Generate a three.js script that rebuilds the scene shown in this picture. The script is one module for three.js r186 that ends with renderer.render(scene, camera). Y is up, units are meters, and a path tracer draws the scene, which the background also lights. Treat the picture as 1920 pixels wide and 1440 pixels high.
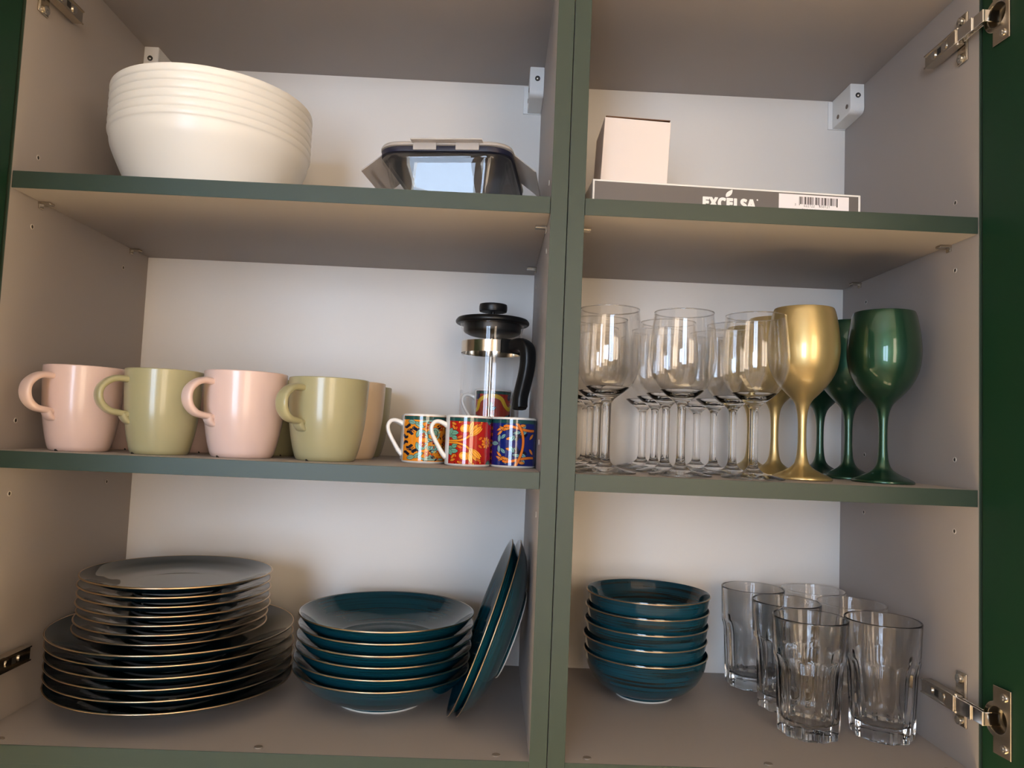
import * as THREE from 'three';
import { RoundedBoxGeometry } from 'three/addons/geometries/RoundedBoxGeometry.js';
import { mergeGeometries } from 'three/addons/utils/BufferGeometryUtils.js';
import { Brush, Evaluator, SUBTRACTION } from 'three-bvh-csg';
import { RectAreaLightUniformsLib } from 'three/addons/lights/RectAreaLightUniformsLib.js';

// ---------------------------------------------------------------- camera, daylight, exposure
const scene = new THREE.Scene();
const camera = new THREE.PerspectiveCamera(2 * Math.atan(720 / 1420.98) * 180 / Math.PI, 1920 / 1440, 0.02, 60);
camera.position.set(-0.06787, 0.32763, 0.78572);
camera.rotation.set(0.06704, -0.0213, 0.04203, 'YXZ');
const renderer = new THREE.WebGLRenderer({ antialias: true });
renderer.toneMapping = THREE.LinearToneMapping;
renderer.toneMappingExposure = 1.14;
renderer.shadowMap.enabled = true;
RectAreaLightUniformsLib.init();
scene.background = new THREE.Color(0.55, 0.72, 1.0);
// daylight that comes in through the two windows of the wall behind the camera (cool sky, warm sunlit street)
const COOL = { x: -0.95, y: 0.40, z: 3.12, w: 1.0, h: 1.5, color: [0.60, 0.76, 1.0], power: 13.5 };
const WARM = { x: 0.95, y: 0.55, z: 3.12, w: 1.1, h: 1.8, color: [1.0, 0.75, 0.50], power: 6.8 };
function windowLight(o) {
  const l = new THREE.RectAreaLight(new THREE.Color(...o.color), o.power, o.w, o.h);
  l.position.set(o.x, o.y, o.z + 0.16); l.lookAt(o.x, o.y, -5); l.name = 'window_daylight'; scene.add(l);
}
windowLight(COOL); windowLight(WARM);
// low sun that slants through the second window onto the worktop below the cabinets
const sun = new THREE.DirectionalLight(new THREE.Color(1.0, 0.86, 0.65), 48); sun.name = 'sun';
sun.target.position.set(0.05, -0.55, 0.05); sun.position.set(0.05 + 0.30 * 3.1, -0.55 + 0.577 * 3.1, 3.15);
sun.castShadow = true; sun.shadow.camera.left = sun.shadow.camera.bottom = -2; sun.shadow.camera.right = sun.shadow.camera.top = 2; sun.shadow.camera.far = 8; sun.shadow.mapSize.set(2048, 2048);
scene.add(sun, sun.target);

// ---------------------------------------------------------------- helpers
const V = (x, y, z) => new THREE.Vector3(x, y, z), R = (d) => d * Math.PI / 180;
let seed = 7; const rnd = () => { seed = (seed * 1664525 + 1013904223) >>> 0; return seed / 4294967296; };
const used = {};
function numbered(n) { used[n] = (used[n] ?? -1) + 1; return used[n] ? n + '_' + String(used[n]).padStart(3, '0') : n; }
function thing(name, label, category, pos = [0, 0, 0], turn = 0, group) {
  const o = new THREE.Group(); o.name = numbered(name); o.position.set(...pos); o.rotation.y = turn; o.userData = { label, category };
  if (group) o.userData.group = group; scene.add(o); return o;
}
function copy(src, label, pos, turn = 0) {
  const o = src.clone(); o.name = numbered(src.name.replace(/_\d{3}$/, '')); o.userData = { ...src.userData, label }; o.position.set(...pos); o.rotation.set(0, turn, 0); scene.add(o); return o;
}
function part(name, geo, mat, parent, label) {
  const m = new THREE.Mesh(geo, mat); m.name = name; m.castShadow = m.receiveShadow = true; if (label) m.userData.label = label; parent.add(m); return m;
}
function struct(name, geo, mat) { const m = new THREE.Mesh(geo, mat); m.name = name; m.userData.kind = 'structure'; m.castShadow = m.receiveShadow = true; scene.add(m); return m; }
function box(x0, x1, y0, y1, z0, z1, r = 0) {
  const w = x1 - x0, h = y1 - y0, d = z1 - z0;
  const g = r ? new RoundedBoxGeometry(w, h, d, 2, r) : new THREE.BoxGeometry(w, h, d);
  g.translate((x0 + x1) / 2, (y0 + y1) / 2, (z0 + z1) / 2); return g;
}
const merge = (list) => mergeGeometries(list.map((g) => { const n = g.index ? g.toNonIndexed() : g.clone(); for (const k of Object.keys(n.attributes)) if (!['position', 'normal', 'uv'].includes(k)) n.deleteAttribute(k); return n; }));
// smooth curve through [r, y] points; a string 'c' between points keeps a corner
function curve(list, n = 6) {
  const out = []; let run = [];
  const flush = () => {
    if (run.length > 2) { const c = new THREE.SplineCurve(run); out.push(...c.getPoints((run.length - 1) * n)); } else out.push(...run);
    run = [];
  };
  for (const p of list) { if (p === 'c') { const last = run[run.length - 1]; flush(); run = [last.clone()]; } else run.push(new THREE.Vector2(Math.max(p[0], 0), p[1])); }
  flush();
  return out.filter((p, i) => !i || p.distanceTo(out[i - 1]) > 1e-6);
}
function outward(g) {           // turns a closed shell so that its faces look outwards
  const p = g.attributes.position, ix = g.index, a = V(), b = V(), c = V(); let vol = 0;
  const n = ix ? ix.count : p.count, at = (i) => ix ? ix.getX(i) : i;
  for (let i = 0; i < n; i += 3) { a.fromBufferAttribute(p, at(i)); b.fromBufferAttribute(p, at(i + 1)); c.fromBufferAttribute(p, at(i + 2)); vol += a.dot(b.cross(c)); }
  if (vol < 0) {
    if (ix) for (let i = 0; i < n; i += 3) { const t = ix.getX(i); ix.setX(i, ix.getX(i + 1)); ix.setX(i + 1, t); }
    const q = g.attributes.normal; for (let i = 0; i < q.count; i++) q.setXYZ(i, -q.getX(i), -q.getY(i), -q.getZ(i));
  }
  return g;
}
// lathe with normals that break at corners sharper than ~40 degrees
function lathe(pts, seg = 72, closed = true) {
  const P = []; 
  for (let i = 0; i < pts.length; i++) {
    P.push(pts[i]);
    if (i > 0 && i < pts.length - 1) {
      const a = pts[i].clone().sub(pts[i - 1]), b = pts[i + 1].clone().sub(pts[i]);
      if (Math.abs(a.angle() - b.angle()) > R(40) && Math.abs(a.angle() - b.angle()) < R(320)) P.push(null, pts[i]);
    }
  }
  const runs = [[]]; for (const p of P) { if (p === null) runs.push([]); else runs[runs.length - 1].push(p); }
  const g = merge(runs.filter((r) => r.length > 1).map((r) => new THREE.LatheGeometry(r, seg)));
  return closed ? outward(g) : g;
}
function torus(r, t, y, seg = 72) { const g = new THREE.TorusGeometry(r, t, 8, seg); g.rotateX(Math.PI / 2); g.translate(0, y, 0); return g; }
// band swept along a path in the (z, y) plane: z outwards from the handle's root, y up
function sweep(path, section, steps = 40, ring = 14) {
  const c = new THREE.CatmullRomCurve3(path.map(([z, y]) => V(0, y, z)), false, 'centripetal'), pos = [], idx = [];
  for (let i = 0; i <= steps; i++) {
    const t = i / steps, p = c.getPoint(t), d = c.getTangent(t), n = V(0, d.z, -d.y).normalize(), [w, h, e = 2.6] = section(t);
    for (let k = 0; k < ring; k++) {
      const a = k / ring * 2 * Math.PI, s = Math.sign(Math.sin(a)) * Math.abs(Math.sin(a)) ** (2 / e), q = Math.sign(Math.cos(a)) * Math.abs(Math.cos(a)) ** (2 / e);
      pos.push(p.x + q * w / 2, p.y + n.y * s * h / 2, p.z + n.z * s * h / 2);
    }
  }
  for (let i = 0; i < steps; i++) for (let k = 0; k < ring; k++) { const a = i * ring + k, b = i * ring + (k + 1) % ring; idx.push(a, b, a + ring, b, b + ring, a + ring); }
  for (const [row, flip] of [[0, 1], [steps, 0]]) { const o = row * ring; for (let k = 1; k < ring - 1; k++) flip ? idx.push(o, o + k + 1, o + k) : idx.push(o, o + k, o + k + 1); }
  const g = new THREE.BufferGeometry(); g.setAttribute('position', new THREE.Float32BufferAttribute(pos, 3)); g.setAttribute('uv', new THREE.Float32BufferAttribute(new Float32Array(pos.length / 3 * 2), 2)); g.setIndex(idx); g.computeVertexNormals();
  return outward(g);
}
function noiseTex(w, h, f, rep) {
  const d = new Uint8Array(w * h * 4);
  for (let y = 0; y < h; y++) for (let x = 0; x < w; x++) { const c = f(x / w, y / h), o = (y * w + x) * 4; d[o] = c[0]; d[o + 1] = c[1]; d[o + 2] = c[2]; d[o + 3] = 255; }
  const t = new THREE.DataTexture(d, w, h); t.magFilter = THREE.LinearFilter; t.wrapS = t.wrapT = THREE.RepeatWrapping; if (rep) t.repeat.set(...rep); t.needsUpdate = true; return t;
}
function canvasTex(w, h, draw) {
  const c = document.createElement('canvas'); c.width = w; c.height = h; draw(c.getContext('2d'), w, h);
  const t = new THREE.CanvasTexture(c); t.colorSpace = THREE.SRGBColorSpace; return t;
}
const S = (o) => new THREE.MeshPhysicalMaterial(o);
const rgb = (r, g, b) => new THREE.Color().setRGB(r, g, b);
const hex = (r, g, b) => new THREE.Color().setRGB(r / 255, g / 255, b / 255, THREE.SRGBColorSpace);

// ---------------------------------------------------------------- materials
const grain = noiseTex(256, 256, () => { const v = 90 + rnd() * 90; return [v, v, v]; }, [14, 14]);
const M = {
  grey: S({ color: hex(163, 155, 150), roughness: 0.55, bumpMap: grain, bumpScale: 0.00004 }),
  back: S({ color: hex(228, 223, 216), roughness: 0.42, bumpMap: grain, bumpScale: 0.00006 }),
  green: S({ color: rgb(0.025, 0.043, 0.028), roughness: 0.42 }),
  door: S({ color: rgb(0.0045, 0.030, 0.0125), roughness: 0.5, specularIntensity: 0.5 }),
  white: S({ color: hex(236, 234, 230), roughness: 0.35 }),
  dark: S({ color: rgb(0.02, 0.018, 0.016), roughness: 0.7 }),
  plug: S({ color: hex(188, 180, 172), roughness: 0.5 }), recess: S({ color: hex(58, 52, 46), roughness: 0.8 }), cap: S({ color: hex(120, 110, 100), roughness: 0.5 }),
  steel: S({ color: rgb(0.56, 0.50, 0.42), metalness: 1, roughness: 0.24 }),
  screw: S({ color: rgb(0.62, 0.60, 0.56), metalness: 1, roughness: 0.22 }),
  chrome: S({ color: rgb(0.75, 0.72, 0.68), metalness: 1, roughness: 0.1 }),
  glass: S({ color: 0xffffff, roughness: 0, transmission: 1, thickness: 0.01, ior: 1.5 }),
  tumbler: S({ color: 0xffffff, roughness: 0, transmission: 1, thickness: 0.01, ior: 1.40 }),
  dish: S({ color: rgb(0.985, 0.985, 0.98), roughness: 0, transmission: 1, thickness: 0, ior: 1.5, specularIntensity: 0.75 }),
  stem: S({ color: 0xffffff, roughness: 0, transmission: 1, thickness: 0.01, ior: 1.30 }),
  pane: S({ color: rgb(0.998, 0.998, 0.998), roughness: 0, transmission: 1, thickness: 0, ior: 1.5 }),
  opal: S({ color: hex(243, 239, 229), roughness: 0.32 }),
  cream: S({ color: rgb(0.62, 0.49, 0.35), roughness: 0.32, specularIntensity: 0.8 , clearcoat: 0.5, clearcoatRoughness: 0.14 }),
  pink: S({ color: rgb(0.73, 0.54, 0.48), roughness: 0.30, specularIntensity: 0.8 , clearcoat: 0.5, clearcoatRoughness: 0.14 }),
  olive: S({ color: rgb(0.39, 0.36, 0.20), roughness: 0.30, specularIntensity: 0.8 , clearcoat: 0.5, clearcoatRoughness: 0.14 }),
  black: S({ color: rgb(0.006, 0.006, 0.006), roughness: 0.38 }),
  porcelain: S({ color: hex(238, 235, 230), roughness: 0.12, clearcoat: 0.5, clearcoatRoughness: 0.03 }),
  goldrim: S({ color: rgb(0.66, 0.48, 0.30), metalness: 1, roughness: 0.3 }),
  footwhite: S({ color: hex(205, 208, 205), roughness: 0.4 }),
  gold: S({ color: rgb(0.56, 0.42, 0.18), metalness: 0.75, roughness: 0.36, clearcoat: 0.7, clearcoatRoughness: 0.03 }),
  greenmetal: S({ color: rgb(0.018, 0.075, 0.040), metalness: 0.75, roughness: 0.36, clearcoat: 0.9, clearcoatRoughness: 0.03 }),
  carton: S({ color: hex(238, 224, 214), roughness: 0.7 }), kraft: S({ color: hex(120, 86, 62), roughness: 0.9 }),
  boxwhite: S({ color: hex(240, 236, 228), roughness: 0.6 }), boxgrey: S({ color: hex(104, 97, 92), roughness: 0.5 }),
  frost: S({ color: hex(232, 226, 220), roughness: 0.42, transmission: 0.55, thickness: 0 }),
  navy: S({ color: rgb(0.008, 0.010, 0.030), roughness: 0.4 }),
  wall: S({ color: hex(228, 216, 196), roughness: 0.9 }), plaster: S({ color: hex(240, 236, 228), roughness: 0.9 }),
  oak: S({ color: hex(172, 156, 132), roughness: 0.5 }), worktop: S({ color: hex(212, 198, 166), roughness: 0.45 }), frame: S({ color: hex(240, 238, 232), roughness: 0.5 }),
};
// glaze with brushed streaks running round the pot (u round, v from foot to centre)
function glaze(base, dark, strength, w = 512, h = 256) {
  const streaks = []; for (let i = 0; i < 220; i++) streaks.push([rnd(), rnd(), 0.08 + rnd() * 0.4, 0.003 + rnd() ** 2 * 0.016, 0.3 + 0.7 * rnd()]);
  const rows = Array.from({ length: h }, () => rnd());
  const t = noiseTex(w, h, (u, v) => {
    let k = 0.25 * rows[Math.floor(v * h)];
    for (const [su, sv, len, wd, a] of streaks) { const dv = Math.abs(v - sv + 0.004 * Math.sin(u * 12 + a * 9)); if (dv > wd) continue; let du = Math.abs(u - su); du = Math.min(du, 1 - du); if (du < len / 2) k = Math.max(k, a * Math.min(1, 1.8 * (1 - dv / wd)) * Math.min(1, (len / 2 - du) * 12)); }
    k = Math.min(1, k * strength); return [0, 1, 2].map((i) => 255 * (base[i] + (dark[i] - base[i]) * k));
  });
  t.colorSpace = THREE.SRGBColorSpace; return t;
}
const tealGlaze = glaze([0.05, 0.27, 0.34], [0.085, 0.10, 0.09], 1.1), darkGlaze = glaze([0.055, 0.17, 0.21], [0.03, 0.06, 0.07], 0.5);
M.teal = S({ map: tealGlaze, roughness: 0.07, clearcoat: 0.4, clearcoatRoughness: 0.03 });
M.tealplain = S({ map: glaze([0.05, 0.255, 0.315], [0.035, 0.115, 0.125], 0.7), roughness: 0.07, clearcoat: 0.4, clearcoatRoughness: 0.03 });
M.darkteal = S({ map: darkGlaze, roughness: 0.07, clearcoat: 0.4, clearcoatRoughness: 0.03 });

// ---------------------------------------------------------------- the kitchen behind the camera
const FL = -1.45, CE = 1.75, BW = 3.12, XL = -2.1, XR = 2.1, WB = -0.336;
struct('floor', box(XL - 0.1, XR + 0.1, FL - 0.1, FL, WB - 0.1, BW + 0.1), M.oak);
struct('ceiling', box(XL - 0.1, XR + 0.1, CE, CE + 0.1, WB - 0.1, BW + 0.1), M.plaster);
struct('wall_left', box(XL - 0.1, XL, FL, CE, WB, BW), M.wall);
struct('wall_right', box(XR, XR + 0.1, FL, CE, WB, BW), M.wall);
struct('wall_front', box(XL - 0.1, XR + 0.1, FL, CE, WB - 0.1, WB), M.wall);
{
  const list = []; let x = XL - 0.1; const lo = COOL.y - COOL.h / 2, hi = COOL.y + COOL.h / 2, lo2 = WARM.y - WARM.h / 2, hi2 = WARM.y + WARM.h / 2;
  for (const [o, a, b] of [[COOL, lo, hi], [WARM, lo2, hi2]]) {
    list.push(box(x, o.x - o.w / 2, FL, CE, BW, BW + 0.12), box(o.x - o.w / 2, o.x + o.w / 2, FL, a, BW, BW + 0.12), box(o.x - o.w / 2, o.x + o.w / 2, b, CE, BW, BW + 0.12));
    x = o.x + o.w / 2;
  }
  list.push(box(x, XR + 0.1, FL, CE, BW, BW + 0.12));
  struct('wall_back', merge(list), M.wall);
  [COOL, WARM].forEach((o, i) => {
    const a = o.y - o.h / 2, b = o.y + o.h / 2, l = o.x - o.w / 2, r = o.x + o.w / 2, f = 0.05, z0 = BW + 0.03, z1 = BW + 0.08;
    struct('window_' + (i + 1), merge([box(l, l + f, a, b, z0, z1), box(r - f, r, a, b, z0, z1), box(l + f, r - f, a, a + f, z0, z1), box(l + f, r - f, b - f, b, z0, z1), box(o.x - 0.03, o.x + 0.03, a + f, b - f, z0, z1)]), M.frame);
  });
}
struct('trim_1', box(-1.2, 1.2, -0.59, -0.55, WB, 0.30, 0.004), M.worktop);   // the worktop under the wall cabinets

// ---------------------------------------------------------------- cabinets
const D = -0.3175, YC = 0.85038, G = 0.018, WL = -0.582, WRX = 0.4417, S1 = [0.56321, 0.58122], S2 = [0.27265, 0.29014];
const HY = [0.066, 0.791];
function hinge(cab, x, s, y, doorX, doorTurn) {       // x: inner face of the gable, s: +1 when the gable is on the right
  const X = (d) => x - s * d, b = (d0, d1, y0, y1, z0, z1, r = 0) => box(Math.min(X(d0), X(d1)), Math.max(X(d0), X(d1)), y0, y1, z0, z1, r);
  const arm = part('hinge', merge([b(0.003, 0.0145, y - 0.0072, y + 0.0072, -0.080, -0.021, 0.0008), b(0.0145, 0.0158, y - 0.0080, y - 0.0066, -0.080, -0.021), b(0.0145, 0.0158, y + 0.0066, y + 0.0080, -0.080, -0.021), b(0.006, 0.0155, y - 0.0086, y + 0.0086, -0.034, -0.019, 0.001)]), M.steel, cab, 'nickel plated concealed hinge');
  const lp = [0.048, 0.060, 0.066].map((d) => d);
  part('adjusting_slot', b(0.0140, 0.0147, y - 0.0035, y + 0.0035, -0.0545, -0.0475), M.dark, arm);
  for (const dz of [-0.062, -0.040]) { const c = new THREE.CylinderGeometry(0.0042, 0.0042, 0.0012, 20); c.rotateZ(Math.PI / 2); c.translate(X(0.0151), y, dz); part('screw', c, M.screw, arm); }
  part('mounting_plate', merge([b(0, 0.0022, y - 0.026, y + 0.030, -0.0365, -0.0185, 0.0009), b(0.002, 0.0032, y - 0.024, y + 0.028, -0.0205, -0.0188, 0.0005)]), M.steel, arm);
  for (const dy of [-0.020, 0.023]) {
    const c = new THREE.CylinderGeometry(0.0044, 0.0050, 0.003, 24); c.rotateZ(Math.PI / 2); c.translate(X(0.0036), y + dy, -0.029);
    const q = merge([b(0.0045, 0.0053, y + dy - 0.0026, y + dy + 0.0026, -0.0296, -0.0284), b(0.0045, 0.0053, y + dy - 0.0006, y + dy + 0.0006, -0.0316, -0.0264)]);
    part('screw', merge([c, q]), M.screw, arm);
  }
  // links from the arm to the cup in the door
  const link = merge([b(0.0115, 0.0138, y - 0.0075, y + 0.0075, -0.0195, 0.0070, 0.0008), b(0.0100, 0.0123, y - 0.0070, y + 0.0070, 0.0066, 0.0240, 0.0008), b(-0.006, 0.0120, y - 0.0065, y + 0.0065, 0.0222, 0.0245, 0.0006), b(0.004, 0.006, y - 0.006, y + 0.006, -0.019, 0.014, 0.0006)]);
  part('link', link, M.chrome, arm);
  const pin = new THREE.CylinderGeometry(0.002, 0.002, 0.0195, 12); pin.translate(X(0.0115), y, -0.0205); part('pin', pin, M.screw, arm);
  // cup and flange on the door's inner face, in the door's own turn
  const g = new THREE.Group();
  const place = (geo) => { geo.rotateY(doorTurn); geo.translate(doorX, 0, 0.003); return geo; };
  const sh = new THREE.Shape(); const fw = 0.0245, fh = 0.0325, z0 = 0.0160;   // in (z, y)
  sh.moveTo(z0 + 0.002, y - fh); sh.lineTo(z0 + fw, y - fh); sh.lineTo(z0 + fw, y + fh); sh.lineTo(z0 + 0.002, y + fh); sh.lineTo(z0 + 0.002, y + 0.0165); sh.absarc(z0 + 0.007, y, 0.0175, R(106), R(254), false); sh.closePath();
  const hole = new THREE.Path(); hole.absarc(z0 + 0.007, y, 0.0135, 0, Math.PI * 2, true); sh.holes.push(hole);
  const fl = new THREE.ExtrudeGeometry(sh, { depth: 0.0012, bevelEnabled: true, bevelSize: 0.0005, bevelThickness: 0.0005, bevelSegments: 2, curveSegments: 24 });
  fl.rotateY(-Math.PI / 2);                                  // shape x -> world z, depth -> -x
  if (s < 0) fl.scale(-1, 1, 1), outward(fl);
  fl.translate(-s * 0.0005, 0, 0); part('hinge_cup', place(fl), M.steel, arm);
  const well = lathe(curve([[0.0135, 0.0016], 'c', [0.0132, -0.004], [0.0125, -0.009], [0.009, -0.0115], 'c', [0.0001, -0.0115]], 3), 32, false);
  well.rotateZ(s * Math.PI / 2); well.translate(0, y, z0 + 0.007); part('cup_well', place(well), S({ color: rgb(0.22, 0.19, 0.15), metalness: 1, roughness: 0.35, side: THREE.DoubleSide }), arm);
  for (const dy of [-0.0245, 0.0245]) { const c = new THREE.CylinderGeometry(0.0038, 0.0042, 0.0022, 24); c.rotateZ(Math.PI / 2); c.translate(-s * 0.0026, y + dy, z0 + 0.0165); const k = merge([box(-0.0008, 0.0008, -0.0022, 0.0022, -0.0005, 0.0005), box(-0.0008, 0.0008, -0.0005, 0.0005, -0.0022, 0.0022)]); k.translate(-s * 0.0036, y + dy, z0 + 0.0165); part('screw', place(merge([c, k])), M.screw, arm); }
}
function bracket(cab, x, s) {                          // white plastic hanger in the upper rear corner; s as above
  const sh = new THREE.Shape(); sh.moveTo(D, YC); sh.lineTo(-0.2585, YC); sh.lineTo(-0.2575, YC - 0.034); sh.quadraticCurveTo(-0.2578, YC - 0.0415, -0.266, YC - 0.0425); sh.lineTo(-0.303, YC - 0.0435); sh.lineTo(D, YC - 0.0435); sh.closePath();
  const g = new THREE.ExtrudeGeometry(sh, { depth: 0.0185, bevelEnabled: true, bevelSize: 0.001, bevelThickness: 0.001, bevelSegments: 2, bevelOffset: -0.001, curveSegments: 8 }); g.rotateY(-Math.PI / 2); g.translate(s > 0 ? x - 0.001 : x + 0.0195, 0, 0);
  const l = s > 0 ? x - 0.027 : x, r = s > 0 ? x : x + 0.027;
  const b = part('hanging_bracket', merge([g, box(l, r, YC - 0.0445, YC - 0.002, D, D + 0.0025, 0.0008)]), M.white, cab, 'white plastic hanging bracket in the upper rear corner');
  const c = new THREE.CylinderGeometry(0.0036, 0.0036, 0.0012, 20); c.rotateX(Math.PI / 2); c.translate(x - s * 0.0095, YC - 0.017, -0.2572); part('screw_socket', c, M.dark, b);
  const d = new THREE.SphereGeometry(0.0026, 16, 10); d.translate(x - s * 0.0095, YC - 0.0175, -0.2575); part('screw', d, M.screw, b);
  for (const [z, y] of [[-0.268, YC - 0.030], [-0.296, YC - 0.033]]) { const q = new THREE.CylinderGeometry(0.0032, 0.0032, 0.0008, 18); q.rotateZ(Math.PI / 2); q.translate(x - s * 0.0208, y, z); part('screw_socket', q, S({ color: hex(120, 100, 84), roughness: 0.6 }), b); }
}
function cabinet(label, xo0, xi0, xi1, xo1, doorSide) {
  const t = thing('wall_cabinet', label, 'cabinet');
  const bottom = -0.018, top = YC + 0.018;
  const strip = (x0, x1, y0, y1, z, parent) => part('edge_strip', box(x0, x1, y0, y1, z - 0.001, z, 0.0003), M.green, parent, 'dark green front edge');
  const sides = [['L', xo0, xi0], ['R', xi1, xo1]].map(([k, a, b]) => { const p = part('side_panel', box(a, b, bottom, top, D, -0.001), M.grey, t); strip(a, b, bottom, top, 0, p); return p; });
  const tp = part('top_panel', box(xi0, xi1, YC, top, D, -0.001), M.grey, t); strip(xi0, xi1, YC, top, 0, tp);
  const bp = part('bottom_panel', box(xi0, xi1, bottom, 0, D, -0.001), M.grey, t); strip(xi0, xi1, bottom, 0, -0.0005, bp);
  part('light_pelmet', box(xo0 + 0.001, xo1 - 0.001, bottom - 0.03, bottom - 0.0002, -0.024, -0.006, 0.0006), M.green, t, 'dark green pelmet under the cabinet');
  part('back_panel', box(xi0, xi1, 0, YC, D - 0.008, D), M.back, t, 'off white back panel');
  for (const [y0, y1, leg] of [[...S1, true], [...S2, false]]) {
    const s = part('shelf', box(xi0 + 0.0006, xi1 - 0.0006, y0, y1, D + 0.001, -0.0028), M.grey, t); strip(xi0 + 0.0006, xi1 - 0.0006, y0, y1, -0.0015, s);
    for (const [x, k] of [[xi0, 1], [xi1, -1]]) for (const z of [-0.0535, -0.2645]) {
      const l = k > 0 ? x : x - 0.0135; part('shelf_clip', merge([box(l, l + 0.0135, y0 - 0.0032, y0 - 0.0002, z - 0.005, z + 0.005, 0.0007), ...(leg ? [box(k > 0 ? x : x - 0.002, k > 0 ? x + 0.002 : x, y0 - 0.0075, y0 - 0.0003, z - 0.004, z + 0.004, 0.0006)] : [])]), M.steel, s, 'small steel shelf clip');
    }
  }
  for (const [i, x, k] of [[0, xi0, 1], [1, xi1, -1]]) for (const y of [0.6098, 0.5326, 0.3208, 0.2428]) for (const z of [-0.0422, -0.2462]) {
    const ring = new THREE.TorusGeometry(0.0025, 0.0006, 8, 20); ring.rotateY(Math.PI / 2); ring.translate(x + k * 0.0003, y, z); const h = new THREE.CylinderGeometry(0.0022, 0.0022, 0.0008, 16); h.rotateZ(Math.PI / 2); h.translate(x, y, z);
    part('peg_plug', ring, M.plug, sides[i]); part('peg_hole', h, M.recess, sides[i]);
  }
  const n = 3, w = xi1 - xi0;
  for (const x of (xi0 < -0.1 ? [-0.5527, -0.2932, -0.0512] : [0.0422, 0.2300, 0.4180])) { const c = new THREE.CylinderGeometry(0.0042, 0.0046, 0.0012, 24); c.scale(1, 1, 0.9); c.translate(x, 0.0004, -0.0138); part('screw_cap', c, M.cap, bp); }
  bracket(t, xi0, -1); bracket(t, xi1, 1);
  // door, standing open a little past square
  const s = doorSide, turn = s > 0 ? R(5) : R(-1.5), dx = s > 0 ? xi1 + 0.0010 : xi0 - 0.0010;
  const dg = box(s > 0 ? 0 : -0.019, s > 0 ? 0.019 : 0, bottom, top + 0.002, 0, s > 0 ? 0.455 : 0.595, 0.0012); const dr = new Brush(dg), ev = new Evaluator(); ev.attributes = ['position', 'normal', 'uv']; dr.updateMatrixWorld(); let door = dr;
  for (const y of HY) { const c = new THREE.CylinderGeometry(0.0136, 0.0136, 0.024, 40); c.rotateZ(Math.PI / 2); c.translate(0, y, 0.0230); const q = new Brush(c); q.updateMatrixWorld(); door = ev.evaluate(door, q, SUBTRACTION); }
  const dgeo = door.geometry; dgeo.clearGroups(); dgeo.rotateY(turn); dgeo.translate(dx, 0, 0.003);
  part('door', dgeo, M.door, t, 'dark green cabinet door standing open');
  for (const y of HY) hinge(t, s > 0 ? xi1 : xi0, s, y, dx, turn);
  return t;
}
cabinet('wide left-hand wall cabinet with green edges holding plates, mugs and white bowls', -0.6, WL, -G, -0.0005, -1);
cabinet('narrower right-hand wall cabinet with green edges holding glasses, goblets and cartons', 0.0005, G, WRX, WRX + 0.018, 1);

// ---------------------------------------------------------------- white bowls, top left
const Y1 = S1[1], Y2 = S2[1];
{
  const g = lathe(curve([[0.0001, 0.003], [0.060, 0.003], 'c', [0.062, 0.0], [0.070, 0.0], [0.078, 0.003], [0.0855, 0.012], [0.0975, 0.034], [0.1090, 0.058], [0.1142, 0.071], [0.1160, 0.0815], [0.1176, 0.0845], [0.1182, 0.0880], [0.1178, 0.0910], [0.1171, 0.0917], [0.1166, 0.0910], [0.1161, 0.0885], [0.1155, 0.0845], [0.1147, 0.0806], [0.1134, 0.074], [0.1107, 0.0676], [0.1068, 0.058], [0.1000, 0.0436], [0.0955, 0.034], [0.0885, 0.0216], [0.082, 0.011], [0.074, 0.0065], [0.060, 0.006], [0.0001, 0.006]], 4), 96);
  const names = ['lowest', 'second from bottom', 'third from bottom', 'third from top', 'second from top', 'topmost'];
  for (let i = 0; i < 6; i++) {
    const t = thing('serving_bowl', 'large white serving bowl, ' + names[i] + ' in the stack of six', 'bowl', [-0.4345, Y1 + i * 0.0097, -0.150], 0, 'white serving bowls stacked on the upper left shelf');
    part('bowl', g, M.opal, t);
  }
}

// ---------------------------------------------------------------- plates and bowls
function pot(R0, rimH, outer, inner, rimT = 0.0010, seg = 96) {
  const body = lathe(curve([...outer, [R0 - 0.0006, rimH - 0.0012], [R0, rimH], [R0 - 0.0012, rimH + 0.0006], ...inner], 5), seg);
  return { body, rim: torus(R0 - 0.0004, rimT, rimH, seg) };
}
const dinner = pot(0.1355, 0.0283, [[0.0001, 0.0050], [0.056, 0.0045], 'c', [0.0575, 0.0], [0.0605, 0.0], [0.0630, 0.0050], [0.085, 0.0078], [0.105, 0.0135], [0.122, 0.0205]], [[0.120, 0.0232], [0.104, 0.0170], [0.086, 0.0118], [0.062, 0.0104], [0.050, 0.0103], [0.0001, 0.0103]]);
const dessert = pot(0.1065, 0.0195, [[0.0001, 0.0045], [0.044, 0.0040], 'c', [0.0455, 0.0], [0.0485, 0.0], [0.0505, 0.0042], [0.070, 0.0062], [0.086, 0.0102], [0.097, 0.0146]], [[0.095, 0.0168], [0.084, 0.0128], [0.069, 0.0095], [0.050, 0.0086], [0.040, 0.0085], [0.0001, 0.0085]]);
const deep = pot(0.108, 0.0414, [[0.0001, 0.0060], [0.048, 0.0055], 'c', [0.0495, 0.0], [0.0525, 0.0], [0.0545, 0.0050], [0.070, 0.0095], [0.088, 0.0195], [0.099, 0.0298]], [[0.0965, 0.0325], [0.085, 0.0228], [0.066, 0.0132], [0.056, 0.0112], [0.045, 0.0106], [0.0001, 0.0105]]);
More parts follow.
